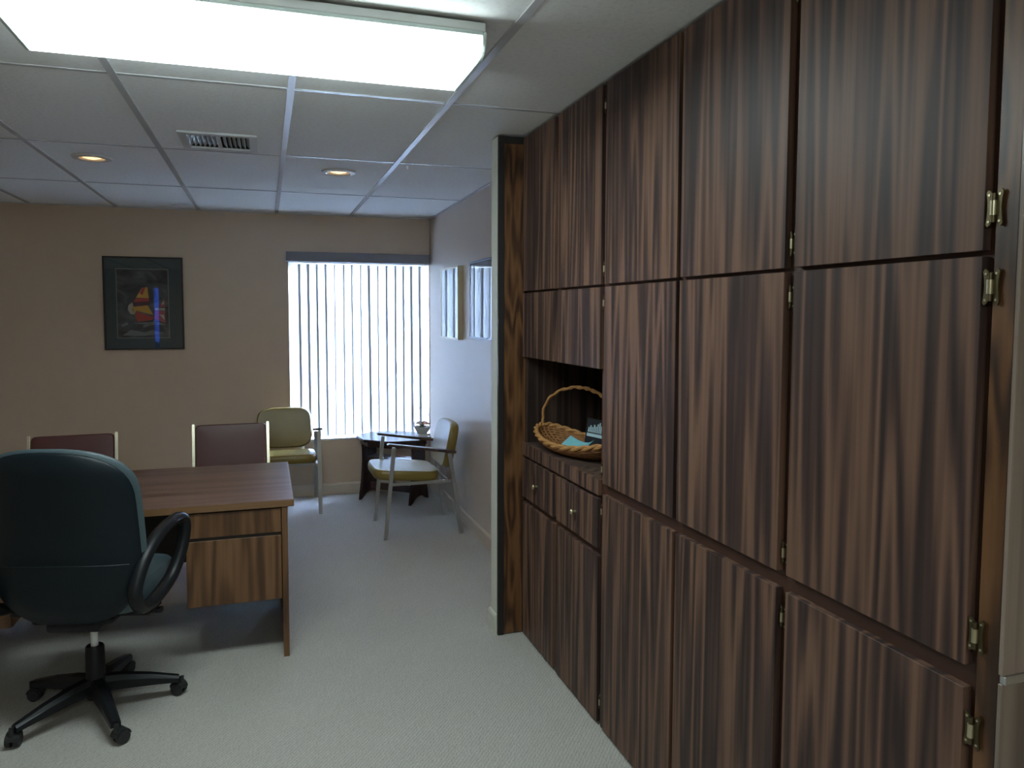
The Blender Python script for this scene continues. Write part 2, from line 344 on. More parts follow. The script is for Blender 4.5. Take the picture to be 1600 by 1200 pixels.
# walls
WX0, WX1, WZ0, WZ1 = 0.198, 1.425, 0.485, 2.055     # window opening
wt = 0.16
b = B().box(XL, WX0, D, D+wt, 0, H+.06).box(WX1, XR+.25, D, D+wt, 0, H+.06).box(WX0, WX1, D, D+wt, 0, WZ0).box(WX0, WX1, D, D+wt, WZ1, H+.06)
struct(b.obj('wall_back', 'wall'), 'beige painted back wall with the blind-covered window')
PY0, PY1, PX0 = 3.385, 3.485, 1.075
struct(B().box(XR, XR+.12, PY1, D, 0, H+.06).obj('wall_right', 'wall_gloss'), 'satin beige right wall beside the window')
struct(B().box(PX0, XR+.5, PY0, PY1, 0, H, 0.003).obj('wall_partition', 'partition'), 'narrow pale end of the partition wall beside the cabinets')
struct(B().box(XL-.12, XL, YF, D+wt, 0, H+.06).obj('wall_left', 'wall'), 'beige painted left wall')
struct(B().box(XN, XN+.12, YF, 0.95, 0, H+.06).obj('wall_right_near', 'wall'), 'beige painted wall to the right of the camera')
struct(B().box(1.75, XN+.12, 0.93, 1.03, 0, H+.06).box(1.72, 1.78, 0.93, PY0, 0, H+.06).obj('wall_closet', 'wall'), 'wall behind the tall cabinets')
NX0, NX1, NZ0, NZ1 = -2.06, -1.95, 0.35, 2.1
b = B().box(XL, NX0, YF-.12, YF, 0, H+.06).box(NX1, XN, YF-.12, YF, 0, H+.06).box(NX0, NX1, YF-.12, YF, 0, NZ0).box(NX0, NX1, YF-.12, YF, NZ1, H+.06)
struct(b.obj('wall_front', 'wall'), 'beige painted wall behind the camera')
# baseboards
def baseboard(poly_axis, a0, a1, pos, sgn):
    prof = [(0, 0), (0.013, 0), (0.013, 0.085), (0.009, 0.095), (0.004, 0.1), (0, 0.1)]
    b = B()
    if poly_axis == 'x': b.prism([(pos+sgn*p, z) for p, z in prof], a0, a1, 'yz')
    else: b.prism([(pos+sgn*p, z) for p, z in prof], a0, a1, 'xz')
    return b
struct(baseboard('x', XL, XR-.014, D, -1).obj('baseboard_back', 'base'), 'beige baseboard along the back wall')
struct(baseboard('y', PY1+.014, D, XR, -1).obj('baseboard_right', 'base'), 'beige baseboard along the right wall')
struct(baseboard('y', PY0+.0, PY1+.012, PX0, -1).obj('baseboard_partition', 'partition'), 'pale baseboard end at the partition wall')

# window
win = bpy.data.objects.new('window_1', None); COL.objects.link(win); win.location = ((WX0+WX1)/2, D+.12, WZ0)
struct(win, 'tall window with white frame behind the vertical blind')
wl = win.location
def rel(bb, name, mat, par, **k):
    """mesh given in world coordinates, parented to an unrotated empty"""
    bb.xf(Matrix.Translation(-par.location)); return bb.obj(name, mat, par, **k)
fr = 0.035; y0, y1 = D+.105, D+.145
b = B().box(WX0, WX0+fr, y0, y1, WZ0, WZ1).box(WX1-fr, WX1, y0, y1, WZ0, WZ1).box(WX0, WX1, y0, y1, WZ0, WZ0+fr).box(WX0, WX1, y0, y1, WZ1-fr, WZ1)
rel(b, 'window_frame', 'win_frame', win)
rel(B().box(WX0+fr, WX1-fr, D+.122, D+.126, WZ0+fr, WZ1-fr), 'pane', 'glass', win)
rel(B().box(WX0-.0, WX1+.0, D-.012, D+.105, WZ0-.001, WZ0+.016, 0.003), 'window_sill', 'win_frame', win)
win2 = bpy.data.objects.new('window_2', None); COL.objects.link(win2); win2.location = ((NX0+NX1)/2, YF-.06, NZ0)
struct(win2, 'narrow sidelight window behind the camera')
M['dimming_glass'] = clear_glass('dimming_tint_glass', (0.03, 0.045, 0.085))  # dark tint added to dim the daylight through the rear pane
rel(B().box(NX0, NX1, YF-.07, YF-.066, NZ0, NZ1), 'pane', 'dimming_glass', win2)
b = B().box(NX0, NX0+.012, YF-.09, YF-.04, NZ0, NZ1).box(NX1-.012, NX1, YF-.09, YF-.04, NZ0, NZ1)
rel(b, 'window_frame', 'win_frame', win2)

# ceiling : tiles (61 x 122 cm) in a grid of bars
gx = [XL, -2.321, -1.711, -1.101, -0.491, 0.119, 0.729, 1.99, XN]
gx = [XL, -2.331, -1.721, -1.113, -0.503, 0.110, 0.728, 1.339, 1.95, XN]
gy = [YF, -1.93, -0.71, 0.51, 1.73, 2.95, 4.18, 5.39, D]
ceil = struct(B().box(XL, XN, YF, D+.1, H+.20, H+.24).obj('ceiling', 'vent_dark'), 'suspended ceiling of pale mineral fibre tiles in a grid')
VENT = (-0.378, -0.022, 3.755, 4.115)
DL = [(-0.885, 4.53), (0.437, 4.53)]
holes = [(VENT[0]+.03, VENT[1]-.03, VENT[2]+.03, VENT[3]-.03)] + [(x-.065, x+.065, y-.065, y+.065) for x, y in DL]
bw = 0.0135
shared = {}
for i in range(len(gx)-1):
    for j in range(len(gy)-1):
        x0, x1, yy0, yy1 = gx[i]+bw*.4, gx[i+1]-bw*.4, gy[j]+bw*.4, gy[j+1]-bw*.4
        if i == 6 and yy0 > 1.3: x1 = XR if yy0 > 2.9 else gx[i+1]
        if i >= 7 and yy0 > 1.7: continue
        hs = [h for h in holes if h[0] > x0 and h[1] < x1 and h[2] > yy0 and h[3] < yy1]
        cx, cy = (x0+x1)/2, (yy0+yy1)/2
        if hs:
            h = hs[0]
            bb = B().box(x0, h[0], yy0, yy1, 0, .016).box(h[1], x1, yy0, yy1, 0, .016).box(h[0], h[1], yy0, h[2], 0, .016).box(h[0], h[1], h[3], yy1, 0, .016)
            o = bb.obj('ceiling_tile', 'tile', ceil, origin=(cx, cy, 0)); o.location = (cx, cy, H+.006)
        else:
            key = (round(x1-x0, 3), round(yy1-yy0, 3))
            if key not in shared:
                o = B().box(-key[0]/2, key[0]/2, -key[1]/2, key[1]/2, 0, .016).obj('ceiling_tile', 'tile', ceil); shared[key] = o.data
            else:
                o = bpy.data.objects.new('ceiling_tile', shared[key]); COL.objects.link(o); o.parent = ceil
            o.location = (cx, cy, H+.006+random.uniform(0, .0015))
for x in gx[1:-1]:
    if x > 0.9: B().box(x-bw, x+bw, YF, 1.3, H, H+.006).obj('grid_bar', 'tbar', ceil); continue
    B().box(x-bw, x+bw, YF, D, H, H+.006).obj('grid_bar', 'tbar', ceil)
for y in gy[1:-1]:
    for i in range(len(gx)-1):
        if i >= 7 and y > 1.7: continue
        xe = gx[i+1]-bw
        if i == 6: xe = XR if y > 3 else 1.7
        B().box(gx[i]+bw, xe, y-bw*.8, y+bw*.8, H+.0035, H+.006).obj('grid_bar', 'tbar', ceil)
# wall angles round the room
B().box(XL, XR, D-.022, D, H-.002, H+.003).obj('wall_angle', 'tbar', ceil)
B().box(XR-.022, XR, PY1, D-.022, H-.002, H+.003).obj('wall_angle', 'tbar', ceil)

# filler board and edging on the partition's near face
struct(B().box(1.103, 1.2175, PY0-.014, PY0, 0.004, 2.405, 0.002).obj('trim_1', 'stile'), 'orange brown stained filler board between partition and cabinets')
struct(B().box(PX0, 1.103, PY0-.018, PY0, 0.003, 2.438).box(1.103, 1.2175, PY0-.016, PY0, 2.405, 2.438).obj('trim_2', 'black_trim'), 'black edging strip framing the stained filler board')

# ================================================================== TALL CABINETS
XB = XC+.020      # carcass front
XBK = 1.70
hinge_me = None
def hinge_mesh():
    """butterfly hinge: two shaped leaves and a barrel, in the yz plane, proud towards -x"""
    b = B()
    for s in (-1, 1):
        poly = [(s*.003, -.022), (s*.007, -.030), (s*.013, -.034), (s*.0165, -.028), (s*.0145, -.016), (s*.0135, 0), (s*.0145, .016), (s*.0165, .028), (s*.013, .034), (s*.007, .030), (s*.003, .022)]
        b.prism(poly, -.0035, 0, 'yz', 0.0008, mi=0)
        for z in (-.024, .024): b.cyl((-.0045, s*.010, z), (-.003, s*.010, z), .0024, n=8, mi=1)
    b.cyl((-.006, 0, -.013), (-.006, 0, .013), .0055, n=12, mi=1)
    b.cyl((-.006, 0, -.026), (-.006, 0, .026), .0042, n=10, mi=0)
    return b
def add_hinges(door, y, zs, wide=False):
    global hinge_me
    for z in zs:
        if hinge_me is None:
            o = hinge_mesh().obj('hinge', ['brass', 'brass_bright'], door, smooth=True); hinge_me = o.data
        else:
            o = bpy.data.objects.new('hinge', hinge_me); COL.objects.link(o); o.parent = door
        o.location = Vector((XC+(.0035 if wide else .0125), y, z)) - door_world[door.name]; o.scale = (1, .98, .95) if wide else (1, .62, .9)
door_world = {}
def slab(cab, name, ya, yb, za, zb, mat='walnut', hinge_y=None, hz=()):
    c = Vector((XC+.010, (ya+yb)/2, (za+zb)/2))
    bb = B().box(-.010, .0095, -(yb-ya)/2, (yb-ya)/2, -(zb-za)/2, (zb-za)/2, 0.0007, 1)
    o = bb.obj(name, mat, cab); o.location = c - cab.location; door_world[o.name] = c
    if hinge_y is not None: add_hinges(o, hinge_y, hz, hinge_y < 1.2)
    return o
ZT, ZU, ZM0, ZM1, ZL = 2.432, 1.702, 0.957, 1.692, 0.915
# cabinet nearest the camera
ca = thing('tall_cabinet', 'tall walnut laminate cabinet nearest the camera, three doors and pale end panel', 'cabinet', (XC+.25, 1.19, 0), 0, 'run of tall walnut cabinets')
rel(B().box(XB, XBK, 0.918, 1.452, 0.012, H-.004), 'carcass', 'carcass', ca)
bb = B().box(XC+.006, XB, 0.914, 0.957, 0.012, H-.004, 0.0015, 1)
rel(bb, 'stile', 'stile', ca)
ep = rel(B().box(XC+.006, XBK, 0.908, 0.9175, 0.966, H-.004, 0.001, 1), 'end_panel', 'end_panel', ca); ep['label'] = 'pale sheen wood end panel'
rel(B().box(XC+.006, XBK, 0.908, 0.9175, 0.012, 0.951, 0.001, 1), 'end_panel', 'end_panel', ca)
st = rel(B().box(XC+.008, XBK, 0.904, 0.9175, 0.951, 0.966, 0.001, 1), 'joint_strip', 'alu', ca); st['label'] = 'aluminium joint strip'
slab(ca, 'door', 0.974, 1.452, ZU, ZT, hinge_y=0.9555, hz=(1.773, 2.35))
slab(ca, 'door', 0.974, 1.452, ZM0, ZM1, hinge_y=0.9555, hz=(1.638, 1.020))
slab(ca, 'door', 0.974, 1.452, 0.015, ZL, hinge_y=0.9555, hz=(0.845, 0.10))
# double cabinet
cb = thing('tall_cabinet', 'wide tall walnut laminate cabinet with six doors between alcove unit and nearest cabinet', 'cabinet', (XC+.25, 1.975, 0), 0, 'run of tall walnut cabinets')
rel(B().box(XB, XBK, 1.4525, 2.5005, 0.012, H-.004), 'carcass', 'carcass', cb)
for ya, yb, hy in ((1.486, 1.953, 1.4695), (1.973, 2.467, 2.4835)):
    slab(cb, 'door', ya, yb, ZU, ZT, hinge_y=hy, hz=(1.759, 2.352))
    slab(cb, 'door', ya, yb, ZM0, ZM1, hinge_y=hy, hz=(1.632, 1.007))
    slab(cb, 'door', ya, yb, 0.015, ZL, hinge_y=hy, hz=(0.845, 0.10))
# cabinet with alcove and drawers
cc = thing('alcove_cabinet', 'walnut wall cabinet with open alcove above two knobbed drawers beside partition', 'cabinet', (XC+.25, 2.93, 0), 0, 'run of tall walnut cabinets')
Y0, Y1 = 2.501, 3.368
AZ0, AZ1 = 0.963, 1.387
b = B().box(XB, XBK, Y0, Y1, 0.012, AZ0-.02).box(XB, XBK, Y0, Y1, AZ1, H-.004).box(XB, XBK, Y0, Y0+.018, AZ0-.02, AZ1)
rel(b, 'carcass', 'carcass', cc)
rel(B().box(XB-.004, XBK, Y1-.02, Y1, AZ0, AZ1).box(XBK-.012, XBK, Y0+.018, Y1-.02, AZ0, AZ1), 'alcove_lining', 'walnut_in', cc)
rel(B().box(XB, XBK, Y0+.002, Y1-.001, AZ0-.02, AZ0), 'counter_top', 'walnut_h', cc)
slab(cc, 'counter_edge', Y0+.002, Y1-.004, 0.902, AZ0)
for ya, yb in ((2.502, 2.924), (2.957, Y1-.004)):
    hy = None
    slab(cc, 'door', ya, yb, ZU, ZT, hinge_y=hy, hz=(1.747, 2.352))
    slab(cc, 'door', ya, yb, AZ1-.002, ZM1, hinge_y=hy, hz=(1.629, 1.450))
    slab(cc, 'door', ya, yb, 0.015, 0.668, hinge_y=hy, hz=(0.60, 0.10))
    d_ = slab(cc, 'drawer', ya+.004, yb-.004, 0.696, 0.888)
    kb = B().cyl((0, 0, 0), (-.014, 0, 0), .0055, n=12).ball((-.019, 0, 0), .008, .0115, .0115, 14)
    k_ = kb.obj('knob', 'brass_bright', d_, smooth=True); k_.location = (-.010, 0, -.005)

# ------------------------------------------------------------------ basket in the alcove
BC = Vector((1.340, 2.985, AZ0))
bk = thing('wicker_basket', 'oval wicker basket with hoop handle standing in the cabinet alcove', 'basket', BC, math.radians(-77+180))
a_, c_ = 0.300, 0.135
def ell(sc, z, n=48, wob=0.0, dz=0.0):
    return [Vector((a_*sc*math.cos(2*PI*i/n)*(1+wob*math.sin(i*2.3)), c_*sc*math.sin(2*PI*i/n)*(1+wob*math.sin(i*1.7)), z+dz*(math.cos(2*PI*i/n)**2))) for i in range(n)]
b = B()
NR = 9
for i in range(NR):
    t = i/(NR-1); sc = 0.52+0.47*math.sin(t*PI/2); z = 0.008+0.038*t**1.3
    b.tube(ell(sc, z, 48, 0.004, 0.045*t), [0.0052+0.0012*((k+i) % 2) for k in range(48)], 6, True)
for k in range(36):
    a = 2*PI*k/36; pts = []
    for i in range(6):
        t = i/5; sc = 0.48+0.50*math.sin(t*PI/2); pts.append((a_*sc*math.cos(a), c_*sc*math.sin(a), 0.006+0.040*t**1.3+0.045*t*math.cos(a)**2))
    b.tube(pts, 0.0045, 5)
for i in range(7): b.tube(ell(0.08+0.072*i, 0.007, 32), 0.0062, 5, True)
b.obj('woven_body', 'wicker_dark', bk, smooth=True)
b = B()
ph = [ell(1.0, 0.050, 96, 0, 0.048)[i] for i in range(96)]
for q in (0, PI):
    b.tube([p + Vector((0.006*math.cos(i*0.9+q)*math.cos(2*PI*i/96), 0.006*math.cos(i*0.9+q)*math.sin(2*PI*i/96), 0.006*math.sin(i*0.9+q))) for i, p in enumerate(ph)], 0.0078, 7, True)
b.obj('rim', 'wicker', bk, smooth=True)
b = B(); hp = []
for i in range(49):
    t = PI*i/48; hp.append(Vector((0.300*math.cos(t), 0.008*math.sin(3*t), 0.095+0.205*math.sin(t)**0.85 if 0 < i < 48 else 0.085)))
b.tube([p + Vector((0, 0.003*math.cos(i*1.3), 0.003*math.sin(i*1.3))) for i, p in enumerate(hp)], [0.0060+0.0006*(i % 3) for i in range(49)], 8)
b.tube([p + Vector((0.0, 0.006*math.cos(i*1.1+2), 0.006*math.sin(i*1.1+2))) for i, p in enumerate(hp)], 0.0035, 6)
b.obj('handle', 'wicker', bk, smooth=True)
# booklet and card display lying in the basket
bl = bpy.data.meshes.new('tmp'); bpy.data.meshes.remove(bl)
b = B(); bm = bmesh.new(); g = []
for i in range(13):
    u = -1+2*i/12; row = []
    for j in (0, 1): row.append((u*.075, (j-.5)*.080, 0.026*u*u))
    g.append(row)
V = [[bm.verts.new(p) for p in row] for row in g]; V2 = [[bm.verts.new((p[0], p[1], p[2]+.004)) for p in row] for row in g]
for i in range(12):
    bm.faces.new((V[i][0], V[i][1], V[i+1][1], V[i+1][0])); bm.faces.new((V2[i][0], V2[i+1][0], V2[i+1][1], V2[i][1]))
    for j in (0, 1): bm.faces.new((V[i][j], V[i+1][j], V2[i+1][j], V2[i][j]))
for i in (0, 12): bm.faces.new((V[i][0], V[i][1], V2[i][1], V2[i][0]))
bmesh.ops.recalc_face_normals(bm, faces=bm.faces[:]); b._merge(bm)
o = b.obj('booklet', 'teal_paper', smooth=True); o.location = (1.305, 2.925, AZ0+.040); o.rotation_euler = (math.radians(32), 0, math.radians(-72))
tag(o, 'curled teal paper booklet lying in the wicker basket', 'booklet')
cs = thing('card_display', 'small dark card in clear stand propped inside the wicker basket', 'card', (1.392, 2.955, AZ0+.022), math.radians(-74))
cs.scale = (1.3, 1, 1.2)
tl = Matrix.Rotation(math.radians(-14), 4, 'X')
B().box(-.055, .055, -.002, .002, 0, .115).xf(tl).obj('card', 'dark_print', cs)
b = B()
for i, (x, h) in enumerate(((-.042, .018), (-.033, .026), (-.024, .020), (-.015, .030), (-.006, .024), (.003, .034), (.012, .040), (.021, .028), (.030, .022), (.039, .026))):
    b.box(x-.003, x+.003, -.0032, -.002, .064, .064+h)
b.box(-.048, .048, -.0032, -.002, .048, .060)
b.xf(tl).obj('card_print', 'pale_blue_print', cs)
B().box(-.058, .058, -.0055, -.0045, 0, .118).box(-.058, .058, -.0055, .04, -.001, .001).xf(tl).obj('clear_stand', 'pic_glass', cs)

# ================================================================== BLIND
bl = thing('vertical_blind', 'vertical blind with pale translucent vanes and grey valance over the window', 'blind', ((WX0+WX1)/2, D+.03, WZ0))
rel(B().box(0.172, 1.412, D-.085, D-.005, 2.036, 2.118, 0.003), 'valance', 'valance', bl)
rel(B().box(0.172, 0.176, D-.086, D-.004, 2.034, 2.121), 'valance_end_cap', 'win_frame', bl)
rel(B().box(WX0+.005, WX1-.005, D+.012, D+.052, WZ1-.026, WZ1-.002), 'head_rail', 'win_frame', bl)
angs = [16, 6, 6, 8, 10, 13, 14, 13, 14, 8, 13, 10, 10, 8, 6, 6]
shade_widths = [0, .019, .019, .016, .015, .009, .011, .011, .010, .019, .011, .016, .016, .015, .019, .019]  # widths of the overlap shading built into each vane edge
NV = len(angs); pitch = (WX1-WX0-.02)/NV
for i, a in enumerate(angs):
    x = WX0+.012+pitch*(i+.5)
    vb = bmesh.new(); wv = 0.091; A = []; C = []; shade_w = shade_widths[i]*1.25
    us = ([-1.0] if shade_w > 0 else []) + [-1+2*shade_w/wv+2*k/8*(1-shade_w/wv) for k in range(9)]
    for u in us:
        p = (u*wv/2, -0.006*(1-u*u))
        A.append(vb.verts.new((p[0], p[1], 0))); C.append(vb.verts.new((p[0], p[1], 1.508)))
    for k in range(len(us)-1): vb.faces.new((A[k], A[k+1], C[k+1], C[k]))
    b = B(); b._merge(vb); b.bm.faces.ensure_lookup_table()
    if shade_w > 0: b.bm.faces[0].material_index = 1
    o = b.obj('vane', ['vane', 'overlap_shade'], bl, smooth=True); o.location = Vector((x, D+.032, WZ0+.032)) - bl.location
    o.rotation_euler = (0, math.radians(random.uniform(-.25, .25)-0.15), math.radians(a))

# ================================================================== PICTURES
def frame_bars(x0, x1, z0, z1, wd, y0, y1):
    return B().box(x0, x1, y0, y1, z1-wd, z1).box(x0, x1, y0, y1, z0, z0+wd).box(x0, x0+wd, y0, y1, z0+wd, z1-wd).box(x1-wd, x1, y0, y1, z0+wd, z1-wd)
PX, PX2, PZ, PZ2 = -1.224, -0.635, 1.302, 2.049
pc = thing('framed_picture', 'dark framed sailboat print with teal mat on the back wall', 'picture', ((PX+PX2)/2, D, PZ))
rel(frame_bars(PX, PX2, PZ, PZ2, .012, D-.028, D-.001), 'frame', 'black_trim', pc)
M['mat'] = plain('teal_mat', (0.030, 0.060, 0.075), 0.8)
rel(B().box(PX+.012, PX2-.012, D-.012, D-.002, PZ+.012, PZ2-.012), 'mat', 'mat', pc)
W_, H_ = PX2-PX, PZ2-PZ
u0_, u1_, v0_, v1_ = 0.165, 0.805, 0.130, 0.865
def pu(u): return PX+W_*u
def pv(v): return PZ+H_*v
M['mat_line'] = plain('mat_bevel', (0.16, 0.20, 0.20), 0.7)
rel(B().box(pu(u0_)-.006, pu(u1_)+.006, D-.0135, D-.012, pv(v0_)-.006, pv(v1_)+.006), 'mat_bevel', 'mat_line', pc)
def print_mat():
    m, nt, b = nodes('stormy_sea_print'); N = nt.nodes.new; Lk = nt.links.new
    tc = N('ShaderNodeTexCoord'); mp = N('ShaderNodeMapping'); mp.inputs['Scale'].default_value = (5, 1, 9); mp.inputs['Rotation'].default_value = (0, 0.5, 0); Lk(tc.outputs['Object'], mp.inputs[0])
    n = N('ShaderNodeTexNoise'); n.inputs['Scale'].default_value = 1.1; n.inputs['Detail'].default_value = 4; n.inputs['Distortion'].default_value = 0.8; Lk(mp.outputs[0], n.inputs['Vector'])
    cr = N('ShaderNodeValToRGB'); e = cr.color_ramp.elements; e[0].position = 0.38; e[0].color = (0.010, 0.016, 0.032, 1); e[1].position = 0.68; e[1].color = (0.09, 0.115, 0.125, 1)
    Lk(n.outputs['Fac'], cr.inputs[0]); Lk(cr.outputs[0], b.inputs['Base Color']); b.inputs['Roughness'].default_value = 0.7
    return m
M['print'] = print_mat()
pr = rel(B().box(pu(u0_), pu(u1_), D-.0145, D-.0135, pv(v0_), pv(v1_)), 'print', 'print', pc)
M['p_yel'] = plain('print_yellow', (0.50, 0.27, 0.03), 0.7); M['p_red'] = plain('print_red', (0.36, 0.035, 0.03), 0.7); M['p_pur'] = plain('print_purple', (0.07, 0.018, 0.05), 0.7)
M['p_whi'] = plain('print_cream', (0.38, 0.34, 0.28), 0.7); M['p_pink'] = plain('print_pink', (0.30, 0.06, 0.09), 0.7); M['p_foam'] = plain('print_foam', (0.15, 0.18, 0.19), 0.7)
def q(x, y): return ((PX + W_*(x-150)/ (975-150)), PZ2 - H_*(y-140)/(1108-140))     # picture crop units -> wall
def flat(bb, poly, mi, lay): bb.prism([q(*p) for p in poly], D-.0147-.0002*lay, D-.0142, 'xz', mi=mi)
b = B()
flat(b, [(545, 460), (600, 455), (612, 570), (480, 565)], 0, 1)
flat(b, [(545, 460), (580, 458), (548, 540), (520, 520)], 1, 2)
flat(b, [(475, 572), (612, 568), (620, 600), (455, 615)], 1, 1)
flat(b, [(455, 612), (622, 600), (622, 640), (440, 655)], 2, 1)
flat(b, [(445, 660), (600, 645), (655, 745), (480, 700), (455, 745)], 0, 1)
flat(b, [(485, 708), (665, 770), (640, 800), (490, 815), (465, 760)], 1, 1)
flat(b, [(440, 615), (452, 650), (440, 690), (460, 740), (420, 735), (392, 690), (400, 645)], 3, 1)
flat(b, [(775, 580), (778, 660), (708, 660)], 4, 1)
flat(b, [(765, 590), (770, 630), (740, 640)], 3, 2)
flat(b, [(672, 672), (778, 672), (778, 700), (672, 695)], 3, 1)
flat(b, [(672, 700), (778, 705), (778, 830), (665, 790)], 4, 1)
flat(b, [(715, 740), (775, 800), (765, 745)], 3, 2)
flat(b, [(320, 850), (380, 820), (400, 845), (330, 870)], 5, 1)
flat(b, [(540, 860), (620, 825), (640, 850), (560, 875)], 5, 1)
flat(b, [(330, 960), (420, 900), (560, 930), (640, 905), (760, 940), (560, 965)], 5, 1)
flat(b, [(440, 830), (700, 815), (790, 850), (600, 850)], 5, 1)
b.xf(Matrix.Translation(-pc.location-pr.location))
o = b.obj('printed_sails', ['p_yel', 'p_red', 'p_pur', 'p_whi', 'p_pink', 'p_foam'], pr)
rel(B().box(PX+.012, PX2-.012, D-.021, D-.0185, PZ+.012, PZ2-.012), 'glass_cover', 'pic_glass', pc)
# two frames on the right wall
def side_frame(label, ya, yb, za, zb, depth, fm, fwid, sidem, name='framed_picture'):
    t = thing(name, label, 'picture', (XR, (ya+yb)/2, za))
    def fb(w_, x0, x1): return B().box(x0, x1, ya, yb, zb-w_, zb).box(x0, x1, ya, yb, za, za+w_).box(x0, x1, ya, ya+w_, za+w_, zb-w_).box(x0, x1, yb-w_, yb, za+w_, zb-w_)
    rel(fb(fwid, XR-depth, XR-.001), 'frame', fm, t)
    rel(B().box(XR-depth+.012, XR-.002, ya+fwid, yb-fwid, za+fwid, zb-fwid), 'print', sidem, t)
    rel(B().box(XR-depth+.002, XR-depth+.004, ya+fwid, yb-fwid, za+fwid, zb-fwid), 'glass_cover', 'pic_glass', t)
    return t
M['print_a'] = plain('pale_print', (0.55, 0.57, 0.60), 0.7, vary=0.3, vscale=9)
M['print_b'] = plain('dusky_print', (0.34, 0.37, 0.46), 0.7, vary=0.3, vscale=9)
M['pale_frame'] = plain('pale_brass_frame', (0.55, 0.47, 0.32), 0.3, 0.7)
M['navy_frame'] = plain('navy_frame', (0.018, 0.026, 0.06), 0.3)
side_frame('brass framed picture on right wall, the one closer to the window', 5.365, 5.93, 1.398, 1.957, .040, 'pale_frame', .012, 'print_a')
side_frame('navy framed picture on right wall half hidden by partition', 4.50, 5.10, 1.420, 1.962, .022, 'navy_frame', .014, 'print_b')

# ================================================================== CEILING FITTINGS
fx0, fx1, fy0, fy1 = -0.640, 0.635, 2.105, 2.495
fl = thing('ceiling_light', 'long fluorescent ceiling light with glowing wraparound diffuser', 'ceiling light', ((fx0+fx1)/2, (fy0+fy1)/2, H))
rel(B().box(fx0+.004, fx1-.004, fy0-.004, fy1+.004, 2.412, H-.0005, 0.004), 'housing', 'white_metal', fl)
prof = [(fy0+.008, 2.412), (fy0+.004, 2.395), (fy0+.010, 2.362), (fy0+.030, 2.348), (fy1-.036, 2.346), (fy1-.014, 2.354), (fy1-.004, 2.390), (fy1-.008, 2.412)]
rel(B().prism(prof, fx0+.014, fx1-.014, 'yz'), 'diffuser', 'lens', fl)
for xa in (fx0, fx1-.013):
    pe = [(fy0-.002, 2.414), (fy0+.0, 2.392), (fy0+.018, 2.361), (fy0+.043, 2.344), (fy1-.046, 2.342), (fy1-.020, 2.351), (fy1-.001, 2.388), (fy1+.002, 2.414)]
    rel(B().prism(pe, xa, xa+.013, 'yz', 0.002), 'end_cap', 'acrylic', fl)
for ya, yb in ((fy0-.003, fy0+.010), (fy1-.010, fy1+.003)):
    rel(B().box(fx0+.013, fx1-.013, ya, yb, 2.402, 2.414, 0.003), 'side_rail', 'acrylic', fl)
# second fixture behind the camera
fl2 = copy_tree(fl); fl2.location = Vector((fl.location.x, -0.95, H)); fl2['label'] = 'matching fluorescent ceiling light behind the camera'
# vent
vx0, vx1, vy0, vy1 = VENT
vt = thing('ceiling_vent', 'white two way air vent set in the ceiling tile', 'vent', ((vx0+vx1)/2, (vy0+vy1)/2, H))
b = B()
fwv = .035
b.box(vx0, vx1, vy0, vy0+fwv, H-.004, H+.0055).box(vx0, vx1, vy1-fwv, vy1, H-.004, H+.0055).box(vx0, vx0+fwv, vy0+fwv, vy1-fwv, H-.004, H+.0055).box(vx1-fwv, vx1, vy0+fwv, vy1-fwv, H-.004, H+.0055)
xm = (vx0+vx1)/2
b.box(xm-.010, xm+.010, vy0+fwv, vy1-fwv, H-.003, H+.004)
rel(b, 'vent_frame', 'vent_paint', vt)
rel(B().box(vx0+.031, vx1-.031, vy0+.031, vy1-.031, H+.12, H+.125).box(vx0+.031, vx0+.034, vy0+.031, vy1-.031, H+.0065, H+.12).box(vx1-.034, vx1-.031, vy0+.031, vy1-.031, H+.0065, H+.12).box(vx0+.034, vx1-.034, vy0+.031, vy0+.034, H+.0065, H+.12).box(vx0+.034, vx1-.034, vy1-.034, vy1-.031, H+.0065, H+.12), 'duct', 'vent_dark', vt)
for side in (0, 1):
    xa, xb = (vx0+fwv, xm-.010) if side == 0 else (xm+.010, vx1-fwv)
    for k in range(6):
        x = xa+(xb-xa)*(k+.5)/6
        s_ = 1 if side == 0 else -1
        rel(B().bar((x-s_*.008, vy0+fwv, H+.010), (x-s_*.008, vy1-fwv, H+.010), .0016, .026).xf(Matrix.Translation((x, 0, H+.006)) @ Matrix.Rotation(math.radians(s_*42), 4, 'Y') @ Matrix.Translation((-x, 0, -H-.006))), 'louvre', 'vent_paint', vt)
# downlights
def downlight(x, y, label):
    t = thing('downlight', label, 'downlight', (x, y, H), 0, 'recessed downlights')
    b = B().lathe([(.062, .004), (.064, -.004), (.075, -.010), (.098, -.006), (.102, .004), (.062, .004)], n=32); b.obj('trim_ring', 'down_trim', t, smooth=True)
    B().lathe([(.0615, .003), (.060, .05), (.052, .10), (0.001, .101)], n=28).obj('can', 'can', t, smooth=True)
    B().lathe([(0.001, -.008), (.022, -.006), (.044, .000), (.058, .012), (.056, .03), (.001, .05)], n=24).obj('bulb', 'down', t, smooth=True)
    ld = bpy.data.lights.new('downlight_beam', 'SPOT'); ld.energy = 2.5; ld.color = (1.0, 0.72, 0.45); ld.spot_size = math.radians(150); ld.spot_blend = 0.6; ld.shadow_soft_size = 0.05
    lo = bpy.data.objects.new('beam', ld); COL.objects.link(lo); lo.parent = t; lo.location = (0, 0, -.02)
    return t
downlight(*DL[0], 'warm recessed downlight, left of the two, above the sailboat picture')
downlight(*DL[1], 'warm recessed downlight, right of the two, in front of the window')

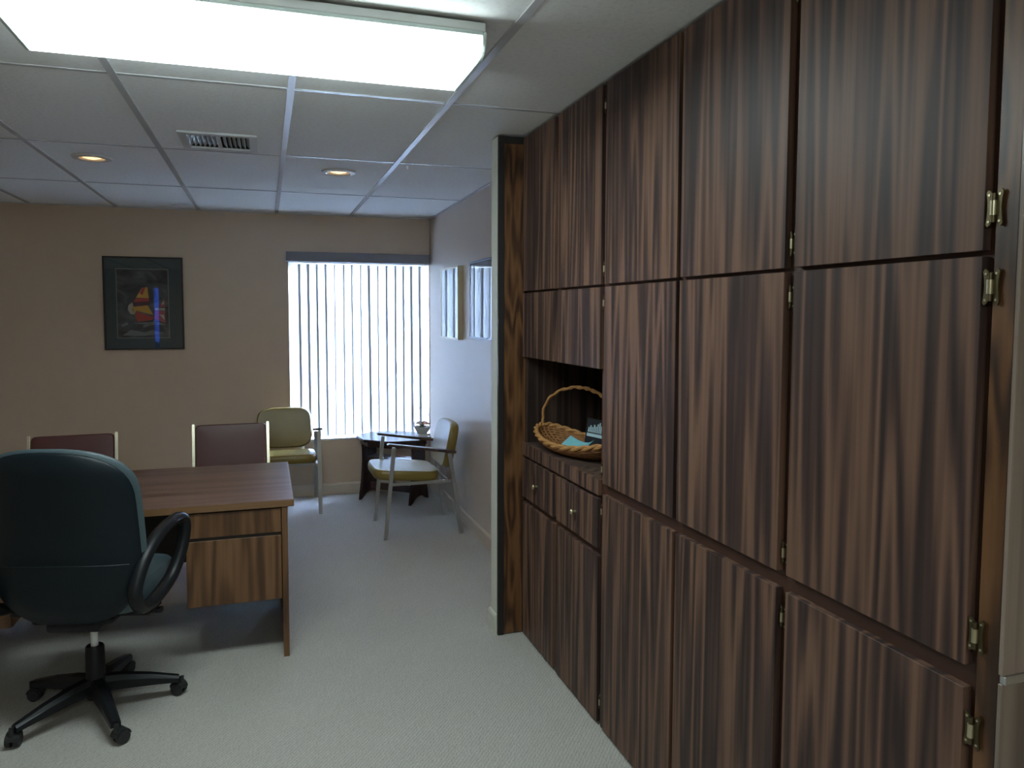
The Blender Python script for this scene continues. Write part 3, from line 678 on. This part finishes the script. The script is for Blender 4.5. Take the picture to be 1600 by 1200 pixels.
# ================================================================== DESK
dk = thing('desk', 'walnut laminate office desk with two drawers behind the swivel chair', 'desk', (-0.695, 3.9, 0))
dx0, dx1, dy0, dy1 = -1.50, 0.110, 3.445, 4.355
dt = rel(B().box(dx0, dx1, dy0+.004, dy1-.004, .708, .740, 0.002, 1), 'desk_top', 'desk_top', dk)
rel(B().box(dx0, dx1, dy0, dy0+.0045, .709, .739), 'edge_band', 'desk_edge', dk)
rel(B().box(dx1-.0005, dx1+.003, dy0, dy1, .709, .739), 'edge_band', 'desk_edge', dk)
for sx, (xa, xb) in ((1, (-.352, .0575)), (-1, (-1.443, -1.033))):
    pd = rel(B().box(xa+.004, xb-.001, 3.476, 4.20, .275, .7075), 'pedestal', 'desk_wood', dk)
    for za, zb in ((.590, .700), (.276, .574)):
        rel2 = B().box(xa, xb-.003, 3.457, 3.4755, za, zb, 0.0012, 1); rel2.xf(Matrix.Translation(-dk.location)); 
        o = rel2.obj('drawer', 'desk_wood', pd)
        o.location = (0, 0, 0)
        B_ = B().box(xa+.002, xb-.005, 3.4665, 3.4757, zb+.0005, zb+.0145); B_.xf(Matrix.Translation(-dk.location)); B_.obj('pull_gap_shade', 'desk_shaded', o)  # dark strip stands for the shadow in the finger pull gap
    xs = (.058, .084) if sx > 0 else (-1.47, -1.444)
    rel(B().box(xs[0], xs[1], 3.450, 4.22, 0.0, .7075, 0.0015, 1), 'side_panel', 'desk_wood', dk)
rel(B().box(-1.443, .0575, 4.203, 4.219, .25, .7075), 'modesty_panel', 'desk_shaded', dk)  # backlit panel, its shade put into the colour

# ================================================================== OFFICE CHAIR
oc = thing('office_chair', 'dark teal padded swivel office chair with black loop arms, back to camera', 'office chair', (-0.672, 3.20, 0), math.radians(-15))
b = B().lathe([(.001, .055), (.034, .055), (.042, .075), (.044, .11), (.043, .13), (.036, .15), (.034, .262), (.030, .268), (.0165, .268)], n=28)
b.obj('hub', 'black_plastic', oc, smooth=True)
B().cyl((0, 0, .26), (0, 0, .38), .0145, n=20).obj('gas_rod', 'gas_rod', oc, smooth=True)
B().cyl((0, 0, .352), (0, 0, .40), .026, .034, n=20).box(-.10, .10, -.16, .14, .385, .425, .012).obj('tilt_mechanism', 'black_plastic', oc, smooth=True)
A0 = math.radians(-67+15)
R_ = 0.315
wheel_me = None
for k in range(5):
    a = A0+2*PI*k/5; d = Vector((math.cos(a), math.sin(a), 0))
    pts = [d*.02+Vector((0, 0, .112)), d*.10+Vector((0, 0, .108)), d*.20+Vector((0, 0, .094)), d*R_*.97+Vector((0, 0, .074))]
    lb = bmesh.new(); rings = []
    nrm = Vector((-d.y, d.x, 0))
    for p, w_, h_ in zip(pts, (.030, .028, .023, .018), (.030, .027, .021, .012)):
        rings.append([lb.verts.new(p + nrm*w_*c + Vector((0, 0, h_*s_))) for c, s_ in ((-1, -1), (1, -1), (1, .35), (.55, 1), (-.55, 1), (-1, .35))])
    for A, C in zip(rings, rings[1:]):
        for j in range(6): lb.faces.new((A[j], A[(j+1) % 6], C[(j+1) % 6], C[j]))
    lb.faces.new(rings[0][::-1]); lb.faces.new(rings[-1]); bmesh.ops.recalc_face_normals(lb, faces=lb.faces[:])
    b = B(); b._merge(lb); lg = b.obj('base_leg', 'black_plastic', oc)
    e = d*R_; sw = a+1.9+k*0.5; h = Vector((math.cos(sw), math.sin(sw), 0)); ax = Vector((-h.y, h.x, 0)); c0 = e + h*.016 + Vector((0, 0, .027))
    b = B()
    for s_ in (-1, 1):
        b.cyl(c0+ax*s_*.006, c0+ax*s_*.023, .026, .024, n=18)
    b.cyl(c0-ax*.024, c0+ax*.024, .006, n=8)
    b.cyl(e+Vector((0, 0, .045)), e+Vector((0, 0, .078)), .009, n=10)
    hood = [c0 + (h*math.cos(t)+Vector((0, 0, 1))*math.sin(t))*.029 for t in [PI*.05+PI*.9*i/8 for i in range(9)]]
    for pa, pb in zip(hood, hood[1:]): b.bar(pa, pb, .040 if abs((pb-pa).normalized().z) < 2 else .04, .004, up=ax.cross((pb-pa).normalized()))
    b.obj('castor', 'rubber', lg, smooth=True)
# seat cushion
sb = cushion(.49, .46, .105, .10, .05, pw=5.0); sb.xf(Matrix.Translation((0, .06, .500)) @ Matrix.Rotation(math.radians(90), 4, 'X'))
sc_ = sb.obj('seat', 'teal', oc, smooth=True)
B().box(-.15, .15, -.17, .22, .418, .445, .02, 3).obj('seat_pan', 'black_plastic', oc, smooth=True)
# backrest : curved pad, outline wide and rounded at the top, tapering below the seam
def back_shape(off, tfront, tback, zlo, zhi, inset):
    bm = bmesh.new(); nz, nx = 30, 20; F_, K_ = [], []
    def halfw(v):         # v 0 bottom .. 1 top
        z = zlo+(zhi-zlo)*v
        w = .285
        if v > .70: w = .285*max(0.0, 1-((v-.70)/.30)**2.7)**(1/2.5)
        if v < .32: w = .285*(1-((.32-v)/.32)**2.2*0.50)
        if v < .06: w *= max(0.0, 1-((.06-v)/.06)**2)**.5*.35+.65
        return max(w-inset, .004)
    for i in range(nz+1):
        v = i/nz; v = .5-.5*math.cos(PI*v); z = zlo+(zhi-zlo)*v; hw = halfw(v)
        yc = -.225-.075*max(0, (z-.62))/.5 + .05*max(0, (.60-z)/.16)**1.6 + .020*math.sin(PI*v)
        rowF, rowB = [], []
        for j in range(nx+1):
            u = -1+2*j/nx; x = hw*math.sin(u*PI/2)
            bulge = (max(0, 1-abs(x/hw)**3.0)**.6) * min(1, min(v, 1-v)*9)**.5 if hw > .005 else 0
            wrap = .045*(x/.27)**2
            rowF.append(bm.verts.new((x, yc+wrap+tfront*bulge+off, z))); rowB.append(bm.verts.new((x, yc+wrap-tback*bulge+off, z)))
        F_.append(rowF); K_.append(rowB)
    for i in range(nz):
        for j in range(nx):
            bm.faces.new((F_[i][j], F_[i][j+1], F_[i+1][j+1], F_[i+1][j])); bm.faces.new((K_[i][j], K_[i+1][j], K_[i+1][j+1], K_[i][j+1]))
        bm.faces.new((F_[i][0], F_[i+1][0], K_[i+1][0], K_[i][0])); bm.faces.new((F_[i][nx], K_[i][nx], K_[i+1][nx], F_[i+1][nx]))
    bm.faces.new(F_[0]+K_[0][::-1]); bm.faces.new(F_[nz][::-1]+K_[nz])
    bmesh.ops.remove_doubles(bm, verts=bm.verts[:], dist=.0004)
    bmesh.ops.recalc_face_normals(bm, faces=bm.faces[:])
    return bm
b = B(); b._merge(back_shape(.012, .055, .030, .470, 1.112, 0.0)); b.obj('back_cushion', 'teal', oc, smooth=True)
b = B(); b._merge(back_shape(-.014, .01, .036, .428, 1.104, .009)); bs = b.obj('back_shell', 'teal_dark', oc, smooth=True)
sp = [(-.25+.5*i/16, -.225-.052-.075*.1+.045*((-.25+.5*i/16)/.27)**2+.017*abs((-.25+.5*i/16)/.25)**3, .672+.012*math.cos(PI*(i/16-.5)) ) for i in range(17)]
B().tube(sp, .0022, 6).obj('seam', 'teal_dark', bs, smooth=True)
# loop arms
def arm(s):
    pts = [(s*.262, -.190, .500), (s*.266, -.225, .57), (s*.276, -.165, .67), (s*.288, -.065, .732), (s*.302, .05, .757), (s*.312, .115, .748), (s*.314, .135, .70), (s*.303, .115, .61), (s*.286, .05, .525), (s*.268, -.065, .478), (s*.258, -.135, .476)]
    return B().tube(smooth_path(pts, 5, True), .024, 10, True, sx=1.1, ref=(1, 0, 0))
for s_ in (-1, 1):
    ar = arm(s_).obj('arm', 'black_plastic', oc, smooth=True)
    B().box(min(s_*.12, s_*.26), max(s_*.12, s_*.26), -.10, .02, .425, .447, .004).obj('arm_bracket', 'black_plastic', ar)
b = B().cyl((.08, .02, .405), (.20, .02, .402), .006, n=10).box(.185, .262, .006, .034, .390, .412, .006, 2)
b.obj('lever', 'black_plastic', oc, smooth=True)

# ================================================================== ARMCHAIRS (olive)
def armchair(label, loc, rz):
    t = thing('armchair', label, 'armchair', loc, rz, 'olive vinyl armchairs')
    for s_ in (-1, 1):
        B().bar((s_*.256, -.277, 0.004), (s_*.256, -.213, .655), .026, .030, .002, up=(1, 0, 0)).box(s_*.256-.014, s_*.256+.014, -.293, -.265, 0, .012, .003).obj('leg', 'steel', t)
        B().bar((s_*.256, .272, 0.004), (s_*.256, .190, .590), .026, .030, .002, up=(1, 0, 0)).box(s_*.256-.014, s_*.256+.014, .258, .286, 0, .012, .003).obj('leg', 'steel', t)
        poly = [(-.255, .667), (-.262, .676), (-.250, .684), (.225, .612), (.236, .604), (.230, .592)]
        B().prism(poly, s_*.256-.026, s_*.256+.026, 'yz', .003).obj('armrest', 'arm_wood', t)
        B().bar((s_*.238, -.246, .388), (s_*.238, .224, .388), .012, .022, .001).obj('side_rail', 'steel', t)
        B().bar((s_*.150, .176, .400), (s_*.150, .232, .620), .022, .006).obj('back_bracket', 'steel', t)
    B().bar((-.24, .170, .40), (.24, .170, .40), .018, .018).obj('cross_rail', 'steel', t)
    B().bar((-.24, -.20, .388), (.24, -.20, .388), .018, .018).obj('cross_rail', 'steel', t)
    sb = cushion(.475, .480, .072, .12, .035, pw=5.5)
    sb.xf(Matrix.Translation((0, -.108, .440)) @ Matrix.Rotation(math.radians(-4.5), 4, 'X') @ Matrix.Rotation(math.radians(90), 4, 'X'))
    sb.obj('seat', 'olive', t, smooth=True)
    bc = cushion(.450, .345, .070, .15, .035, pw=4.2)
    for v in bc.bm.verts: v.co.y += .35*v.co.x**2*-1*-1*-1
    bc.xf(Matrix.Translation((0, .226, .628)) @ Matrix.Rotation(math.radians(-12), 4, 'X'))
    bc.obj('backrest', 'olive', t, smooth=True)
    return t
armchair('olive vinyl armchair against right wall, seen from its side', (1.063, 5.33, 0), math.radians(-90))
armchair('olive vinyl armchair facing the room under the left edge of the window', (0.143, 6.195, 0), 0)

# ================================================================== GUEST CHAIRS (burgundy)
def guest(label, loc, rz):
    t = thing('guest_chair', label, 'chair', loc, rz, 'burgundy guest chairs behind the desk')
    for s_ in (-1, 1):
        B().bar((s_*.232, .235, .003), (s_*.232, .175, .42), .022, .014, .002, up=(1, 0, 0)).bar((s_*.232, .175, .415), (s_*.232, .262, .868), .017, .018, .002, up=(0, 1, 0)).obj('back_post', 'gold_metal', t)
        B().bar((s_*.232, -.245, .003), (s_*.232, -.205, .44), .020, .020, .002, up=(1, 0, 0)).obj('leg', 'steel', t)
        B().bar((s_*.232, -.21, .425), (s_*.232, .18, .415), .018, .018, .002).obj('seat_rail', 'steel', t)
    sb = cushion(.440, .440, .07, .1, .035, pw=5.5); sb.xf(Matrix.Translation((0, -.02, .465)) @ Matrix.Rotation(math.radians(90), 4, 'X')); sb.obj('seat', 'burgundy', t, smooth=True)
    bc = cushion(.446, .37, .045, .10, .022, pw=16); bc.xf(Matrix.Translation((0, .229, .680)) @ Matrix.Rotation(math.radians(-11), 4, 'X')); bc.obj('backrest', 'burgundy', t, smooth=True)
    return t
guest('burgundy vinyl guest chair with brass posts across the desk, next to olive armchair', (-0.222, 4.87, 0), math.radians(1))
guest('burgundy vinyl guest chair with brass posts, mostly hidden by the swivel chair', (-1.098, 4.67, 0), math.radians(3))

# ================================================================== CORNER TABLE
TX, TY = 1.035, 6.205
tb = thing('end_table', 'dark wood end table with flared slab legs in the window corner', 'table', (TX, TY, 0), math.radians(-41))
top = [(.335*math.cos(PI/8+PI/4*i)*1.0, .285*math.sin(PI/8+PI/4*i)) for i in range(8)]
B().prism(top, .525, .548, 'xy', .004).obj('table_top', 'dark_wood', tb)
B().prism([(p[0]*.88, p[1]*.86) for p in top], .482, .5245, 'xy').obj('apron', 'dark_wood', tb)
def slab_leg(x):
    # in local yz: flared outline with arched foot cut-out
    R = [(.105, .482), (.098, .42), (.100, .32), (.115, .18), (.142, .06), (.152, 0.0)]
    arch = [(.120, .012), (.085, .035), (.04, .050), (0, .054)]
    right = R+arch; left = [(-a, z) for a, z in right[::-1]][1:]
    return B().prism(right+left, x-.012, x+.012, 'yz', .002)
for s_ in (-1, 1): slab_leg(s_*.245).obj('leg', 'dark_wood', tb)
B().box(-.232, .232, -.085, .085, .345, .365, .003).obj('shelf', 'dark_wood', tb)
B().box(-.232, .232, -.010, .010, .07, .13, .003).obj('stretcher', 'dark_wood', tb)

# little glass basket of flowers on it
fg = thing('flower_ornament', 'small glass basket of peach flowers on the dark end table', 'ornament', (1.268, 6.11, .5485))
M['cut_glass'] = plain('milky_glass', (0.62, 0.62, 0.60), 0.15)
fg.scale = (1.55, 1.55, 1.3)
B().lathe([(.001, .001), (.028, .001), (.030, .006), (.024, .016), (.034, .035), (.044, .060), (.046, .066), (.041, .062), (.030, .036), (.018, .018), (.001, .016)], n=20).obj('bowl', 'cut_glass', fg, smooth=True)
B().tube([(.044*math.cos(t), 0, .066+.13*math.sin(t)**.8 if 0 < t < PI else .064) for t in [PI*i/20 for i in range(21)]], .0028, 6).obj('handle', 'cut_glass', fg, smooth=True)
M['petal_a'] = plain('peach_petal', (0.55, 0.30, 0.22), 0.6, vary=.3, vscale=60); M['petal_b'] = plain('cream_petal', (0.55, 0.48, 0.40), 0.6); M['leaf'] = plain('dusty_leaf', (0.12, 0.13, 0.08), 0.6)
for i in range(9):
    a = i*2.4; r_ = .012+.022*((i*0.37) % 1); c = Vector((r_*math.cos(a), r_*math.sin(a), .066+.045*(1-r_/.034)+.008*(i % 3)))
    b = B().ball(c, .007, n=8)
    for k in range(6):
        b.ball(c+Vector((.009*math.cos(k*PI/3), .009*math.sin(k*PI/3), -.001)), .007, .007, .005, 8)
    b.obj('flower', ['petal_a', 'petal_b', 'petal_a'][i % 3], fg, smooth=True)
for i in range(7):
    a = i*.9+.3
    B().prism([(0, 0), (.010, .012), (.009, .028), (0, .040), (-.009, .028), (-.010, .012)], -.0006, .0006, 'xz').xf(Matrix.Translation((.018*math.cos(a), .018*math.sin(a), .060)) @ Matrix.Rotation(a+PI/2, 4, 'Z') @ Matrix.Rotation(-.6, 4, 'X')).obj('leaf', 'leaf', fg)
